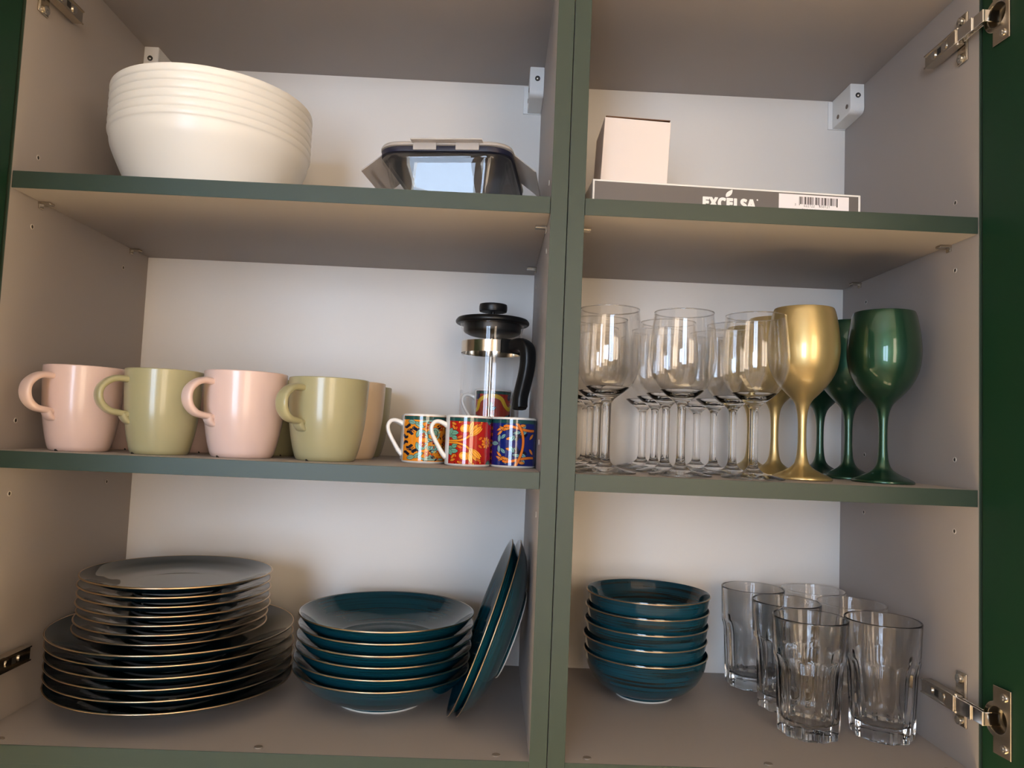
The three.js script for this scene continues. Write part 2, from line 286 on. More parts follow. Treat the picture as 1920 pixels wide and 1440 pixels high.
const cereal = pot(0.0793, 0.0556, [[0.0001, 0.0050], [0.033, 0.0048], 'c', [0.0340, 0.0], [0.0364, 0.0], [0.0378, 0.0050], [0.053, 0.0102], [0.067, 0.0225], [0.0752, 0.0380]], [[0.0725, 0.0400], [0.0635, 0.0252], [0.050, 0.0138], [0.034, 0.0090], [0.0001, 0.0085]], 0.0009);
const ring = (r0, r1, y) => { const g = new THREE.CylinderGeometry(r1, r1, 0.0012, 64, 1, true); g.translate(0, y + 0.0007, 0); return g; };
function crockery(name, label, cat, p, mat, foot, pos, turn, group) {
  const t = thing(name, label, cat, pos, turn, group); if (p === deep) t.scale.set(0.98, 1, 0.98);
  part('body', p.body, mat, t); part('rim', p.rim, M.goldrim, t, 'thin worn gold line round the rim'); part('foot_ring', lathe(curve([[foot - 0.003, 0.0], 'c', [foot + 0.0002, 0.0], 'c', [foot + 0.0004, 0.0018], 'c', [foot - 0.0028, 0.0016], 'c', [foot - 0.003, 0.0]], 1), 64, false), M.footwhite, t, 'unglazed pale foot ring');
  return t;
}
const ord = (i, n) => i === 0 ? 'lowest' : i === n - 1 ? 'topmost' : i < n / 2 - 0.5 || (i === (n - 1) / 2) ? ['', 'second from the bottom', 'third from the bottom', 'fourth from the bottom'][i] : ['', 'second from the top', 'third from the top'][n - 1 - i];
for (let i = 0; i < 6; i++) crockery('dinner_plate', 'large dark dinner plate under the dessert plates, ' + ord(i, 6) + ' of six', 'plate', dinner, M.darkteal, 0.0607, [-0.4368 + (rnd() - 0.5) * 0.004, i * 0.01165, -0.148 + (rnd() - 0.5) * 0.003], i * 1.3, 'large dinner plates at the bottom left');
for (let i = 0; i < 7; i++) crockery('dessert_plate', 'smaller dark dessert plate atop the dinner plates, ' + ord(i, 7) + ' of seven', 'plate', dessert, M.darkteal, 0.0487, [-0.4395 + (i < 2 ? -0.002 : 0.0012) + (rnd() - 0.5) * 0.002, 0.0693 + i * 0.0099, -0.148 + (rnd() - 0.5) * 0.003], i * 2.1 + 0.4, 'dessert plates stacked on the dinner plates');
for (let i = 0; i < 6; i++) crockery('deep_plate', 'teal deep plate in the middle stack, ' + ord(i, 6) + ' of six', 'plate', deep, M.tealplain, 0.0527, [-0.1897 + [-0.0026, -0.0020, -0.0006, 0, 0.001, 0.001][i], i * 0.0129, -0.168 + (rnd() - 0.5) * 0.002], i * 1.7 + 0.3, 'deep plates in the middle stack');
{
  const lean = R(19), k = 0.70;
  [['teal deep plate leaning beside the middle stack, the nearer to the stack of two', 0.0105], ['teal deep plate leaning directly against the cabinet partition behind another plate', 0]].forEach(([label, off], i) => {
    const h = 0.0414 * k, c = V(-0.0640, 0.1012, -0.132).add(V(-Math.cos(lean), Math.sin(lean), 0).multiplyScalar(off - h));
    const t = crockery('deep_plate', label, 'plate', deep, M.tealplain, 0.0527, c.toArray(), 0, 'deep plates leaning against the partition');
    t.rotation.set(0, 0, Math.PI / 2 - lean); t.scale.set(0.98, k, 0.98); if (off) t.position.y -= Math.sin(lean) * off - 0.0004;
  });
}
for (let i = 0; i < 5; i++) crockery('cereal_bowl', 'teal streaked cereal bowl beside the tumblers, ' + ['lowest', 'second from the bottom', 'middle one', 'second from the top', 'topmost'][i] + ' of five', 'bowl', cereal, M.teal, 0.0366, [0.1418 + [-0.0004, -0.0016, -0.0004, 0.0002, 0.0010][i], i * 0.0187, -0.218 + (rnd() - 0.5) * 0.001], i * 1.9 + 0.5, 'cereal bowls stacked on the bottom right shelf');

// ---------------------------------------------------------------- mugs
function mug(name, label, mat, x, z, r, H, az, group) {
  const t = thing('mug', label, 'mug', [x, Y2, z], R(az), group);
  const q = (a, b) => [a * r, b * H];
  part('body', lathe(curve([[0.0001, 0.003], q(0.60, 0.025), 'c', q(0.62, 0.0), q(0.685, 0.0), q(0.735, 0.022), q(0.785, 0.08), q(0.870, 0.25), q(0.948, 0.5), q(0.985, 0.78), q(0.998, 0.965), q(0.992, 0.995), q(0.965, 1.0), q(0.945, 0.985), q(0.94, 0.95), q(0.925, 0.78), q(0.885, 0.5), q(0.81, 0.25), q(0.70, 0.09), q(0.5, 0.065), [0.0001, 0.06 * H]], 5), 80), mat, t);
  const L = 0.0265;
  const h = sweep([[0.93 * r, 0.862 * H], [r + 0.009, 0.868 * H], [r + L * 0.66, 0.835 * H], [r + L * 0.94, 0.755 * H], [r + L, 0.665 * H], [r + L * 0.9, 0.575 * H], [r + L * 0.6, 0.498 * H], [r + 0.005, 0.470 * H], [0.86 * r, 0.452 * H]], (u) => [0.0145 - 0.0015 * Math.cos(u * 6.28), 0.0072], 44, 16);
  const tab = sweep([[0.935 * r + 0.004, 0.475 * H], [0.925 * r + 0.0035, 0.43 * H], [0.90 * r + 0.0015, 0.385 * H], [0.875 * r - 0.001, 0.365 * H]], (u) => [0.0135, 0.0085 - 0.003 * u], 10, 14);
  part('handle', merge([h, tab]), mat, t);
  for (const a of [4, 184]) { const n = new THREE.CylinderGeometry(0.0020, 0.0020, 0.006, 16, 1, false, 0, Math.PI); n.rotateZ(Math.PI / 2); n.rotateX(Math.PI / 2); n.rotateY(Math.PI / 2); n.translate(0, 0.0001, 0.690 * r); n.rotateY(R(a)); part('drain_notch', n, M.dark, t); }
  return t;
}
mug('mug', 'pale pink mug at the left end of the front row of mugs', M.pink, -0.5252, -0.0665, 0.0408, 0.0925, -23, 'mugs in the front row');
mug('mug', 'olive green mug between the two pink mugs of the front row', M.olive, -0.4362, -0.0645, 0.0405, 0.0925, -44, 'mugs in the front row');
mug('mug', 'pale pink mug between the two olive mugs of the front row', M.pink, -0.3483, -0.072, 0.0448, 0.0945, -36, 'mugs in the front row');
mug('mug', 'olive green mug at the right end of the front row, nearest the coffee cups', M.olive, -0.2558, -0.0745, 0.0443, 0.0915, -30, 'mugs in the front row');
mug('mug', 'cream mug directly behind the right-hand olive mug', M.cream, -0.2490, -0.166, 0.0430, 0.0945, -60, 'mugs behind the front row');
mug('mug', 'olive green mug at the back, third in line behind the right-hand olive mug', M.olive, -0.2535, -0.256, 0.0430, 0.0945, -60, 'mugs behind the front row');
mug('mug', 'pink mug glimpsed behind the leftmost pink mug', M.pink, -0.5285, -0.166, 0.0400, 0.0925, -150, 'mugs behind the front row');
mug('mug', 'pink mug glimpsed behind the left-hand olive mug', M.pink, -0.4380, -0.160, 0.0410, 0.0925, -150, 'mugs behind the front row');
mug('mug', 'olive mug glimpsed behind the right-hand pink mug', M.olive, -0.3440, -0.1705, 0.0420, 0.0925, -150, 'mugs behind the front row');

// ---------------------------------------------------------------- painted espresso cups
const INK = 'rgb(22,26,48)';
const P2 = Math.PI * 2;
function leaf(c, x, y, l, w, a, fill, ink = INK) {
  c.save(); c.translate(x, y); c.rotate(a); c.beginPath(); c.moveTo(0, 0); c.bezierCurveTo(l * 0.3, -w, l * 0.75, -w, l, 0); c.bezierCurveTo(l * 0.75, w, l * 0.3, w, 0, 0); c.fillStyle = fill; c.fill();
  if (ink) { c.strokeStyle = ink; c.lineWidth = 3; c.stroke(); c.beginPath(); c.moveTo(l * 0.1, 0); c.lineTo(l * 0.8, 0); c.lineWidth = 2; c.stroke(); } c.restore();
}
function scroll(c, pts, w, fill, ink = 'rgb(70,25,10)') {
  for (const [lw, s] of [[w + 6, ink], [w, fill]]) { c.beginPath(); c.moveTo(pts[0][0], pts[0][1]); for (let i = 1; i < pts.length; i += 3) c.bezierCurveTo(...pts[i], ...pts[i + 1], ...pts[i + 2]); c.lineWidth = lw; c.strokeStyle = s; c.lineCap = 'round'; c.lineJoin = 'round'; c.stroke(); }
}
function blossom(c, x, y, r, n, fill, core, ink = 'rgb(90,30,10)') {
  for (let i = 0; i < n; i++) { const a = i / n * P2; c.beginPath(); c.ellipse(x + Math.cos(a) * r * 0.62, y + Math.sin(a) * r * 0.62, r * 0.42, r * 0.26, a, 0, P2); c.fillStyle = fill; c.fill(); c.strokeStyle = ink; c.lineWidth = 2.5; c.stroke(); }
  c.beginPath(); c.arc(x, y, r * 0.28, 0, P2); c.fillStyle = core; c.fill(); c.stroke();
}
const PRINTS = {
  orange(c, w, h) {
    c.fillStyle = 'rgb(238,146,34)'; c.fillRect(0, 0, w, h);
    for (const my of [1, -1]) {
      c.save(); c.translate(0, h * 0.53); c.scale(1, my);
      for (const [x, y, a] of [[10, 30, 0.5], [60, 60, 0.2], [30, 120, -0.4], [120, 100, 0.5]]) { for (let i = 0; i < 4; i++) { c.beginPath(); c.ellipse(x + i * 15, y + Math.sin(i + a * 5) * 11, 16, 11, a, 0, P2); c.fillStyle = INK; c.fill(); } }
      for (let i = 0; i < 6; i++) { c.beginPath(); c.moveTo(95, 95); c.lineTo(95 + 42 * Math.cos(i * 0.55 - 2.9), 95 + 42 * Math.sin(i * 0.55 - 2.9)); c.lineWidth = 6; c.strokeStyle = INK; c.stroke(); }
      for (const [x, y, l, a] of [[150, 20, 70, 1.2], [190, 90, 80, -0.9], [120, 160, 90, -0.5], [60, 165, 70, -0.2], [230, 60, 70, 0.3], [300, 130, 90, 2.6], [330, 40, 80, 2.2]]) leaf(c, x, y, l * 1.15, 27, a, 'rgb(128,176,160)');
      scroll(c, [[250, 10], [300, -20], [380, 40], [330, 90], [300, 120], [260, 90], [285, 60]], 17, 'rgb(140,182,166)', INK);
      scroll(c, [[170, 150], [240, 190], [330, 160], [400, 170]], 15, 'rgb(140,182,166)', INK);
      for (const [x, y] of [[240, 120], [370, 110], [300, 10], [410, 30], [200, 40]]) blossom(c, x, y, 26, 6, 'rgb(206,70,34)', 'rgb(245,190,70)');
      for (let i = 0; i < 26; i++) { c.beginPath(); c.ellipse(260 + rnd() * 250, rnd() * 180, 9 + rnd() * 8, 6, rnd() * 3, 0, P2); c.fillStyle = [INK, 'rgb(200,60,30)', 'rgb(246,200,90)', 'rgb(28,60,70)'][i % 4]; c.fill(); }
      c.restore();
    }
  },
  red(c, w, h) {
    c.fillStyle = 'rgb(178,30,24)'; c.fillRect(0, 0, w, h);
    for (const my of [1, -1]) {
      c.save(); c.translate(0, h * 0.53); c.scale(1, my);
      for (const [x, y, l, a] of [[0, 40, 75, 0.5], [10, 78, 80, 0.0], [0, 60, 60, 1.0], [30, 44, 60, -0.3]]) leaf(c, x, y, l * 1.1, 28, a, 'rgb(112,168,142)', 'rgb(14,48,40)');
      scroll(c, [[0, 8], [80, 4], [150, 10], [190, 60], [215, 95], [180, 130], [145, 112]], 16, 'rgb(240,150,40)');
      c.beginPath(); c.ellipse(150, 118, 44, 36, 0.3, 0, P2); c.fillStyle = 'rgb(244,160,40)'; c.fill(); c.lineWidth = 3; c.strokeStyle = 'rgb(120,40,12)'; c.stroke(); c.beginPath(); c.ellipse(140, 116, 20, 16, 0, 0, P2); c.fillStyle = 'rgb(250,196,84)'; c.fill();
      for (const [x, y, l, a] of [[185, 60, 110, 0.95], [190, 50, 120, 0.6], [180, 80, 100, 1.25], [200, 60, 110, 0.75]]) leaf(c, x, y, l * 1.1, 25, a, 'rgb(246,170,52)', 'rgb(130,44,14)');
      for (const [x, y, l, a] of [[80, 30, 60, 0.4], [300, 165, 60, 3.6], [260, 20, 50, 0.6], [90, 170, 50, 0.2], [60, 100, 40, 0.9]]) leaf(c, x, y, l, 15, a, 'rgb(232,120,40)', 'rgb(96,16,10)');
      for (let i = 0; i < 14; i++) { c.beginPath(); c.arc(70 + i * 31, 182 - 14 * Math.sin(i * 1.9), 6, 0, P2); c.fillStyle = i % 2 ? 'rgb(250,190,70)' : 'rgb(96,14,12)'; c.fill(); }
      for (const [x, y, l, a] of [[30, 150, 60, -0.9], [20, 165, 60, -0.3]]) leaf(c, x, y, l, 14, a, 'rgb(240,150,44)', 'rgb(110,30,10)');
      for (const [x, y, l, a] of [[400, 150, 70, 2.4], [430, 170, 70, 2.9]]) leaf(c, x, y, l, 18, a, 'rgb(100,150,130)', 'rgb(14,48,40)');
      c.restore();
    }
    blossom(c, 345, h * 0.53, 52, 9, 'rgb(240,140,36)', 'rgb(214,84,24)');
    for (const x of [430, 470]) leaf(c, x, h * 0.5, 60, 16, 1.4, 'rgb(238,160,60)');
  },
  blue(c, w, h) {
    c.fillStyle = 'rgb(18,34,112)'; c.fillRect(0, 0, w, h);
    for (const my of [1, -1]) {
      c.save(); c.translate(0, h * 0.53); c.scale(1, my);
      for (let i = 0; i < 9; i++) leaf(c, 10 + (i % 3) * 16, 14 + i * 19, 44, 11, [0.4, -0.6, 1.2][i % 3], 'rgb(236,140,50)', 'rgb(70,24,16)');
      for (const [x, y, l, a] of [[130, 70, 70, 0.7], [120, 110, 90, 0.4], [150, 150, 70, -0.5]]) leaf(c, x, y, l, 15, a, 'rgb(242,158,62)', 'rgb(90,30,14)');
      for (const [x, y, l, a] of [[150, 10, 70, 1.5], [170, 40, 60, 0.8], [270, 90, 70, 0.2], [350, 120, 60, 1.1], [300, 30, 60, 2.2]]) leaf(c, x, y, l, 20, a, 'rgb(120,168,170)', 'rgb(12,26,60)');
      for (const [x, y] of [[250, 60], [300, 20], [350, 50], [230, 130], [400, 90]]) leaf(c, x, y, 56, 16, x / 40, 'rgb(8,14,46)', null);
      for (const [x, y, l, a] of [[210, 110, 60, 2.5], [255, 140, 70, 3.4], [215, 40, 60, 0.2], [420, 40, 70, 0.8], [380, 165, 60, 3.3]]) leaf(c, x, y, l, 17, a, 'rgb(240,150,54)', 'rgb(90,30,14)');
      for (const [x, y, l, a] of [[250, 20, 66, 1.0], [330, 80, 70, 0.5], [190, 150, 50, 0.2]]) leaf(c, x, y, l, 22, a, 'rgb(118,170,172)', 'rgb(12,26,60)');
      scroll(c, [[200, 150], [260, 170], [330, 110], [470, 118]], 20, 'rgb(232,124,36)', 'rgb(84,26,12)');
      c.restore();
    }
    leaf(c, 60, h * 0.53, 90, 26, 0, 'rgb(110,160,160)', 'rgb(12,26,60)');
    scroll(c, [[300, 30], [380, 120], [380, 260], [300, h]], 20, 'rgb(236,128,38)', 'rgb(84,26,12)');
  },
  crimson(c, w, h) {
    c.fillStyle = 'rgb(172,32,24)'; c.fillRect(0, 0, w, h);
    scroll(c, [[0, 210], [70, 200], [20, 120], [80, 90], [140, 50], [230, 30], [300, 90], [330, 130], [330, 170], [390, 190], [430, 200], [440, 130], [500, 120]], 42, 'rgb(238,186,44)', 'rgb(96,40,8)');
    for (const [x, y, l, a] of [[190, 200, 80, -1.57], [180, 210, 70, -0.6], [200, 210, 70, -2.5], [330, 290, 80, -0.4], [60, 300, 70, -2.6]]) leaf(c, x, y, l, 22, a, 'rgb(110,150,170)', 'rgb(16,30,60)');
    for (const [x, y, l, a] of [[150, 300, 60, -0.9], [230, 300, 60, -2.2], [190, 330, 70, 1.57], [100, 340, 70, -0.4], [280, 340, 70, 2.9]]) leaf(c, x, y, l, 20, a, 'rgb(236,150,40)', 'rgb(90,24,8)');
    for (const [x, y] of [[420, 280], [30, 60], [400, 60]]) { c.beginPath(); c.ellipse(x, y, 30, 40, 0.4, 0, P2); c.fillStyle = 'rgb(24,34,84)'; c.fill(); }
  },
};
const CUPH = 0.0562, CUPR = 0.0262;
const cupBody = lathe(curve([[0.0001, 0.0025], [0.020, 0.0022], 'c', [0.0215, 0.0], [0.0238, 0.0], [0.0256, 0.0012], [0.0261, 0.004], [CUPR, 0.02], [CUPR, 0.045], [CUPR, CUPH - 0.0008], [0.0254, CUPH], [0.0246, CUPH - 0.001], [0.0240, 0.03], [0.0235, 0.008], [0.020, 0.005], [0.0001, 0.005]], 4), 64);
const cupHandle = sweep([[0.0245, CUPH * 0.80], [0.0290, CUPH * 0.845], [0.0350, CUPH * 0.88], [0.0400, CUPH * 0.86], [0.0430, CUPH * 0.77], [0.0425, CUPH * 0.66], [0.0390, CUPH * 0.52], [0.0340, CUPH * 0.37], [0.0290, CUPH * 0.23], [0.0250, CUPH * 0.16]], (u) => [0.0056 + 0.003 * Math.abs(2 * u - 1) ** 3, 0.0046 + 0.002 * Math.abs(2 * u - 1) ** 3], 40, 12);
const cupPrint = new THREE.CylinderGeometry(CUPR + 0.00015, CUPR + 0.00015, CUPH - 0.004, 64, 1, true, R(24), R(312)); cupPrint.translate(0, 0.0018 + (CUPH - 0.004) / 2 + 0.001, 0);
const cupBand = new THREE.CylinderGeometry(CUPR + 0.0003, CUPR + 0.0003, 0.0042, 64, 1, true, R(24), R(312)); cupBand.translate(0, CUPH - 0.0036, 0);
const printMats = {};
for (const k of Object.keys(PRINTS)) printMats[k] = S({ map: canvasTex(1024, 400, (c, w, h) => { PRINTS[k](c, w / 2, h); c.save(); c.translate(w, 0); c.scale(-1, 1); c.beginPath(); c.rect(0, 0, w / 2, h); c.clip(); PRINTS[k](c, w / 2, h); c.restore(); }), roughness: 0.1, clearcoat: 0.6, clearcoatRoughness: 0.03 });
M.tealband = S({ color: hex(30, 78, 76), roughness: 0.1, clearcoat: 0.6, clearcoatRoughness: 0.03 });
function cup(label, kind, pos, az) {
  const t = thing('espresso_cup', label, 'cup', pos, R(az), 'painted espresso cups');
  part('body', cupBody, M.porcelain, t); part('handle', cupHandle, M.porcelain, t, 'white ear-shaped handle'); part('painted_print', cupPrint, printMats[kind], t); part('rim_band', cupBand, M.tealband, t, 'dark teal band under the rim'); return t;
}
cup('white espresso cup with orange and navy floral print, left end of the front cups', 'orange', [-0.1502, Y2, -0.120], -84);
cup('espresso cup with red ground and yellow scrolls, standing between two front cups', 'red', [-0.0970, Y2, -0.0885], -76);
cup('espresso cup with dark blue print and orange ribbons beside the partition', 'blue', [-0.0447, Y2, -0.0965], -110);
cup('red espresso cup mostly hidden behind the orange floral cup', 'crimson', [-0.1590, Y2, -0.178], -80);
cup('crimson espresso cup with yellow scroll seen through the coffee press', 'crimson', [-0.0712, Y2 + 0.0425, -0.2895], -86);
{ const t = cup('low espresso cup hidden under the crimson cup behind the coffee press', 'blue', [-0.0712, Y2, -0.2895], 90); t.scale.set(0.96, 0.0424 / CUPH, 0.96); }

// ---------------------------------------------------------------- coffee press
{
  const t = thing('coffee_press', 'glass coffee press with black lid, knob and handle behind the small cups', 'coffee press', [-0.0757, Y2, -0.210], 0), r = 0.0390;
  part('beaker', lathe(curve([[0.0001, 0.004], [r - 0.006, 0.004], [r - 0.001, 0.008], [r, 0.016], [r, 0.09], [r, 0.150], [r + 0.0006, 0.168], [r + 0.0022, 0.178], [r + 0.003, 0.181]], 5), 80, false), M.pane, t, 'clear glass beaker');
  part('beaker_rim', torus(r + 0.003, 0.0009, 0.181), M.glass, t);
  part('lid', merge([lathe(curve([[0.0001, 0.181], 'c', [r + 0.0075, 0.181], 'c', [r + 0.0093, 0.1825], [r + 0.0096, 0.185], [r + 0.0080, 0.1875], [r + 0.004, 0.1893], [0.02, 0.1908], [0.0001, 0.191]], 5), 80), lathe(curve([[0.0001, 0.1655], [r - 0.014, 0.1658], [r - 0.004, 0.1690], 'c', [r - 0.0012, 0.1720], [r - 0.0010, 0.1815], 'c', [0.0001, 0.1815]], 3), 64)]), M.black, t, 'black plastic lid');
  const kn = part('knob', lathe(curve([[0.0001, 0.1985], 'c', [0.016, 0.1985], [0.0182, 0.2000], [0.0186, 0.2035], [0.0182, 0.2072], [0.016, 0.2088], [0.0001, 0.2094]], 4), 48), M.black, t, 'round black plunger knob');
  part('knob_stem', new THREE.CylinderGeometry(0.0028, 0.0034, 0.010, 16).translate(0, 0.195, 0), M.black, kn);
  const rod = part('plunger_rod', new THREE.CylinderGeometry(0.0017, 0.0017, 0.170, 16).translate(0, 0.1, 0), M.chrome, t);
  part('plunger_disc', lathe(curve([[0.0001, 0.012], [r - 0.004, 0.012], [r - 0.0018, 0.0145], [r - 0.0018, 0.018], [0.01, 0.019], [0.0001, 0.020]], 3), 64), M.steel, rod);
  const band = new THREE.CylinderGeometry(r + 0.0007, r + 0.0007, 0.0150, 80, 1, true); band.translate(0, 0.1500, 0); part('metal_band', band, S({ color: rgb(0.70, 0.64, 0.55), metalness: 1, roughness: 0.16, side: THREE.DoubleSide }), t, 'polished steel band');
  const arm = sweep([[r - 0.001, 0.1500], [r + 0.006, 0.1515], [r + 0.0150, 0.1520], [r + 0.0235, 0.1470], [r + 0.0260, 0.1340], [r + 0.0240, 0.116], [r + 0.0195, 0.099], [r + 0.0160, 0.085], [r + 0.0158, 0.073], [r + 0.0166, 0.0700]], (u) => [0.0205 - 0.002 * u, u < 0.25 ? 0.0175 : u > 0.92 ? 0.0165 - 0.10 * (u - 0.92) : 0.0168, 3], 60, 20);
  const hg = merge([arm, (() => { const g = new THREE.LatheGeometry([[r + 0.0002, 0.1412], [r + 0.0028, 0.1412], [r + 0.0028, 0.1592], [r + 0.0002, 0.1592], [r + 0.0002, 0.1412]].map(([a, b]) => new THREE.Vector2(a, b)), 24, R(-28), R(56)); return g; })()]);
  hg.rotateY(R(46)); part('handle', hg, M.black, t, 'curved black plastic handle');
}

// ---------------------------------------------------------------- wine glasses
{
  const H = 0.182;
  const stem = lathe(curve([[0.0001, 0.0006], [0.030, 0.0004], [0.0338, 0.0006], [0.0343, 0.0014], [0.0335, 0.0022], [0.024, 0.0042], [0.012, 0.0075], [0.0066, 0.0120], [0.0050, 0.0180], [0.0046, 0.030], [0.0046, 0.060], [0.0048, 0.0745], [0.0058, 0.0790], [0.0100, 0.0835], [0.0180, 0.0895], [0.0240, 0.0948], 'c', [0.0234, 0.0952], 'c', [0.0165, 0.0912], [0.0080, 0.0884], [0.0001, 0.0877]], 5), 64);
  const bowl = lathe(curve([[0.0235, 0.0953], [0.0268, 0.0990], [0.0301, 0.1052], [0.0333, 0.1130], [0.0355, 0.1225], [0.0361, 0.1310], [0.0357, 0.1430], [0.0344, 0.1590], [0.0330, 0.1720], [0.0321, H - 0.0006], 'c', [0.0328, H - 0.0006], 'c', [0.0338, 0.1720], [0.0352, 0.1590], [0.0366, 0.1430], [0.0370, 0.1310], [0.0364, 0.1225], [0.0342, 0.1130], [0.0310, 0.1052], [0.0276, 0.0990], [0.0240, 0.0950]], 4), 72, false);
  const rim = torus(0.03245, 0.0006, H - 0.0004);
  const rows = ['front', 'second', 'third', 'rearmost'], cols = ['left', 'middle', 'right'], px = [[0.0562, 0.0562, 0.0575, 0.0600], [0.1395, 0.1392, 0.1420, 0.1405], [0.2205, 0.2210, 0.2200, 0.2175]], pz = [-0.0515, -0.1275, -0.2030, -0.2780];
  let first;
  for (let r = 0; r < 4; r++) for (let c = 0; c < 3; c++) {
    const label = 'clear stemmed wine glass, ' + rows[r] + ' in the ' + cols[c] + ' column of clear glasses';
    const pos = [px[c][r], Y2, pz[r]];
    if (first) { copy(first, label, pos); continue; }
    first = thing('wine_glass', label, 'wine glass', pos, 0, 'clear wine glasses');
    part('bowl', bowl, M.pane, first); part('rim', rim, M.glass, first); part('stem', stem, M.stem, first, 'clear stem with round foot');
  }
}
// ---------------------------------------------------------------- metallic goblets
{
  const H = 0.1948;
  const body = lathe(curve([[0.0001, 0.0008], [0.029, 0.0004], [0.0325, 0.0004], 'c', [0.0330, 0.0010], [0.0328, 0.0026], 'c', [0.0300, 0.0046], [0.0200, 0.0090], [0.0105, 0.0150], [0.0066, 0.0230], [0.0050, 0.0360], [0.0046, 0.0520], [0.0050, 0.0680], [0.0066, 0.0800], [0.0105, 0.0895], [0.0190, 0.0985], [0.0285, 0.1100], [0.0360, 0.1250], [0.0392, 0.1420], [0.0393, 0.1560], [0.0376, 0.1730], [0.0348, 0.1880], [0.0330, H - 0.0010], [0.0322, H], [0.0314, H - 0.0010], [0.0335, 0.1860], [0.0362, 0.1730], [0.0378, 0.1550], [0.0375, 0.1420], [0.0345, 0.1270], [0.0270, 0.1130], [0.0150, 0.1020], [0.0001, 0.0985]], 5), 80);
  const rows = ['front', 'middle', 'rear'];
  for (const [kind, mat, xs] of [['gold', M.gold, [0.2906, 0.2882, 0.2850]], ['dark green', M.greenmetal, [0.3860, 0.3830, 0.3815]]]) {
    let first;
    for (let i = 0; i < 3; i++) {
      const label = 'metallic ' + kind + ' wine goblet, ' + rows[i] + ' one of the ' + (kind === 'gold' ? 'three beside the clear glasses' : 'three by the cabinet side'), pos = [xs[i], Y2, [-0.0900, -0.1705, -0.2510][i]];
      if (first) { copy(first, label, pos); continue; }
      first = thing('goblet', label, 'goblet', pos, 0, kind + ' goblets'); part('goblet_body', body, mat, first); first.scale.setScalar(1.022);
    }
  }
}
// ---------------------------------------------------------------- tumblers
{
  const H = 0.1315, N = 10, seg = 160, pos = [], idx = [], uv = [];
  const round = (y) => 0.0374 + (0.0428 - 0.0374) * (y / H);
  const apo = (y) => { const k = Math.max(0, (y - 0.070) / 0.020); const base = 0.0332 + (0.0362 - 0.0332) * (y / 0.075); return base + 0.0052 * k ** 2.2 + (y < 0.006 ? -0.0012 * (1 - y / 0.006) ** 2 : 0); };
  const outer = (a, y) => { const f = ((a / P2 * N) % 1 + 1) % 1, phi = (f - 0.5) * P2 / N; const q = apo(y) * 0.980 * (1 + 0.078 * (phi / 0.31416) ** 2), c = round(y); const d = Math.min(q, c), s = 0.0002; return d - s * Math.max(0, 1 - Math.abs(q - c) / (2 * s)) ** 2 * 0.5; };
  const rowsO = []; for (let i = 0; i <= 90; i++) rowsO.push(0.0002 + (H - 0.0012) * i / 90);
  const ringAt = (f) => { const o = pos.length / 3; for (let k = 0; k < seg; k++) { const a = k / seg * P2, [r, y] = f(a); pos.push(r * Math.sin(a), y, r * Math.cos(a)); uv.push(0, 0); } return o; };
  const rings = [];
  rings.push(ringAt(() => [0.0002, 0.0016]), ringAt(() => [0.026, 0.0014]), ringAt((a) => [outer(a, 0) * 0.93, 0.0002]));
  for (const y of rowsO) rings.push(ringAt((a) => [outer(a, y), y]));
  rings.push(ringAt(() => [0.0425, H - 0.0003]), ringAt(() => [0.0417, H]), ringAt(() => [0.0409, H - 0.0004]));
  for (let i = 0; i <= 30; i++) { const y = H - 0.002 - (H - 0.026) * i / 30; rings.push(ringAt(() => [0.0308 + (0.0406 - 0.0308) * ((y - 0.024) / (H - 0.026)), y])); }
  for (const [r, y] of [[0.0300, 0.0195], [0.0285, 0.0168], [0.0240, 0.0152], [0.0150, 0.0146], [0.0002, 0.0144]]) rings.push(ringAt(() => [r, y]));
  for (let i = 0; i + 1 < rings.length; i++) for (let k = 0; k < seg; k++) { const a = rings[i] + k, b = rings[i] + (k + 1) % seg, c = rings[i + 1] + k, d = rings[i + 1] + (k + 1) % seg; idx.push(a, b, c, b, d, c); }
  const g = new THREE.BufferGeometry(); g.setAttribute('position', new THREE.Float32BufferAttribute(pos, 3)); g.setAttribute('uv', new THREE.Float32BufferAttribute(uv, 2)); g.setIndex(idx); g.scale(0.985, 1, 0.985); g.computeVertexNormals(); outward(g);
  const rimG = torus(0.0411, 0.0009, H - 0.0006);
  let first;
  for (const [x, z, a, l] of [[0.3095, -0.1045, 0.12, 'front of the left row'], [0.3955, -0.1055, 0.5, 'front of the right row, nearest the cabinet side'], [0.3145, -0.1889, 0.3, 'middle of the left row'], [0.3000, -0.2723, 0.0, 'rear of the left row, nearest the bowls'], [0.3990, -0.1902, 0.2, 'middle of the right row'], [0.3850, -0.2737, 0.4, 'rear of the right row']]) {
    const label = 'clear faceted tumbler on the bottom shelf, ' + l;
    if (first) { const o = copy(first, label, [x, 0, z], a); if (x > 0.33 && z < -0.15) { o.children[0].material = M.pane; part('rim', rimG, M.glass, o); } continue; }
    first = thing('tumbler', label, 'tumbler', [x, 0, z], a, 'clear faceted tumblers'); part('glass_body', g, M.tumbler, first);
  }
}
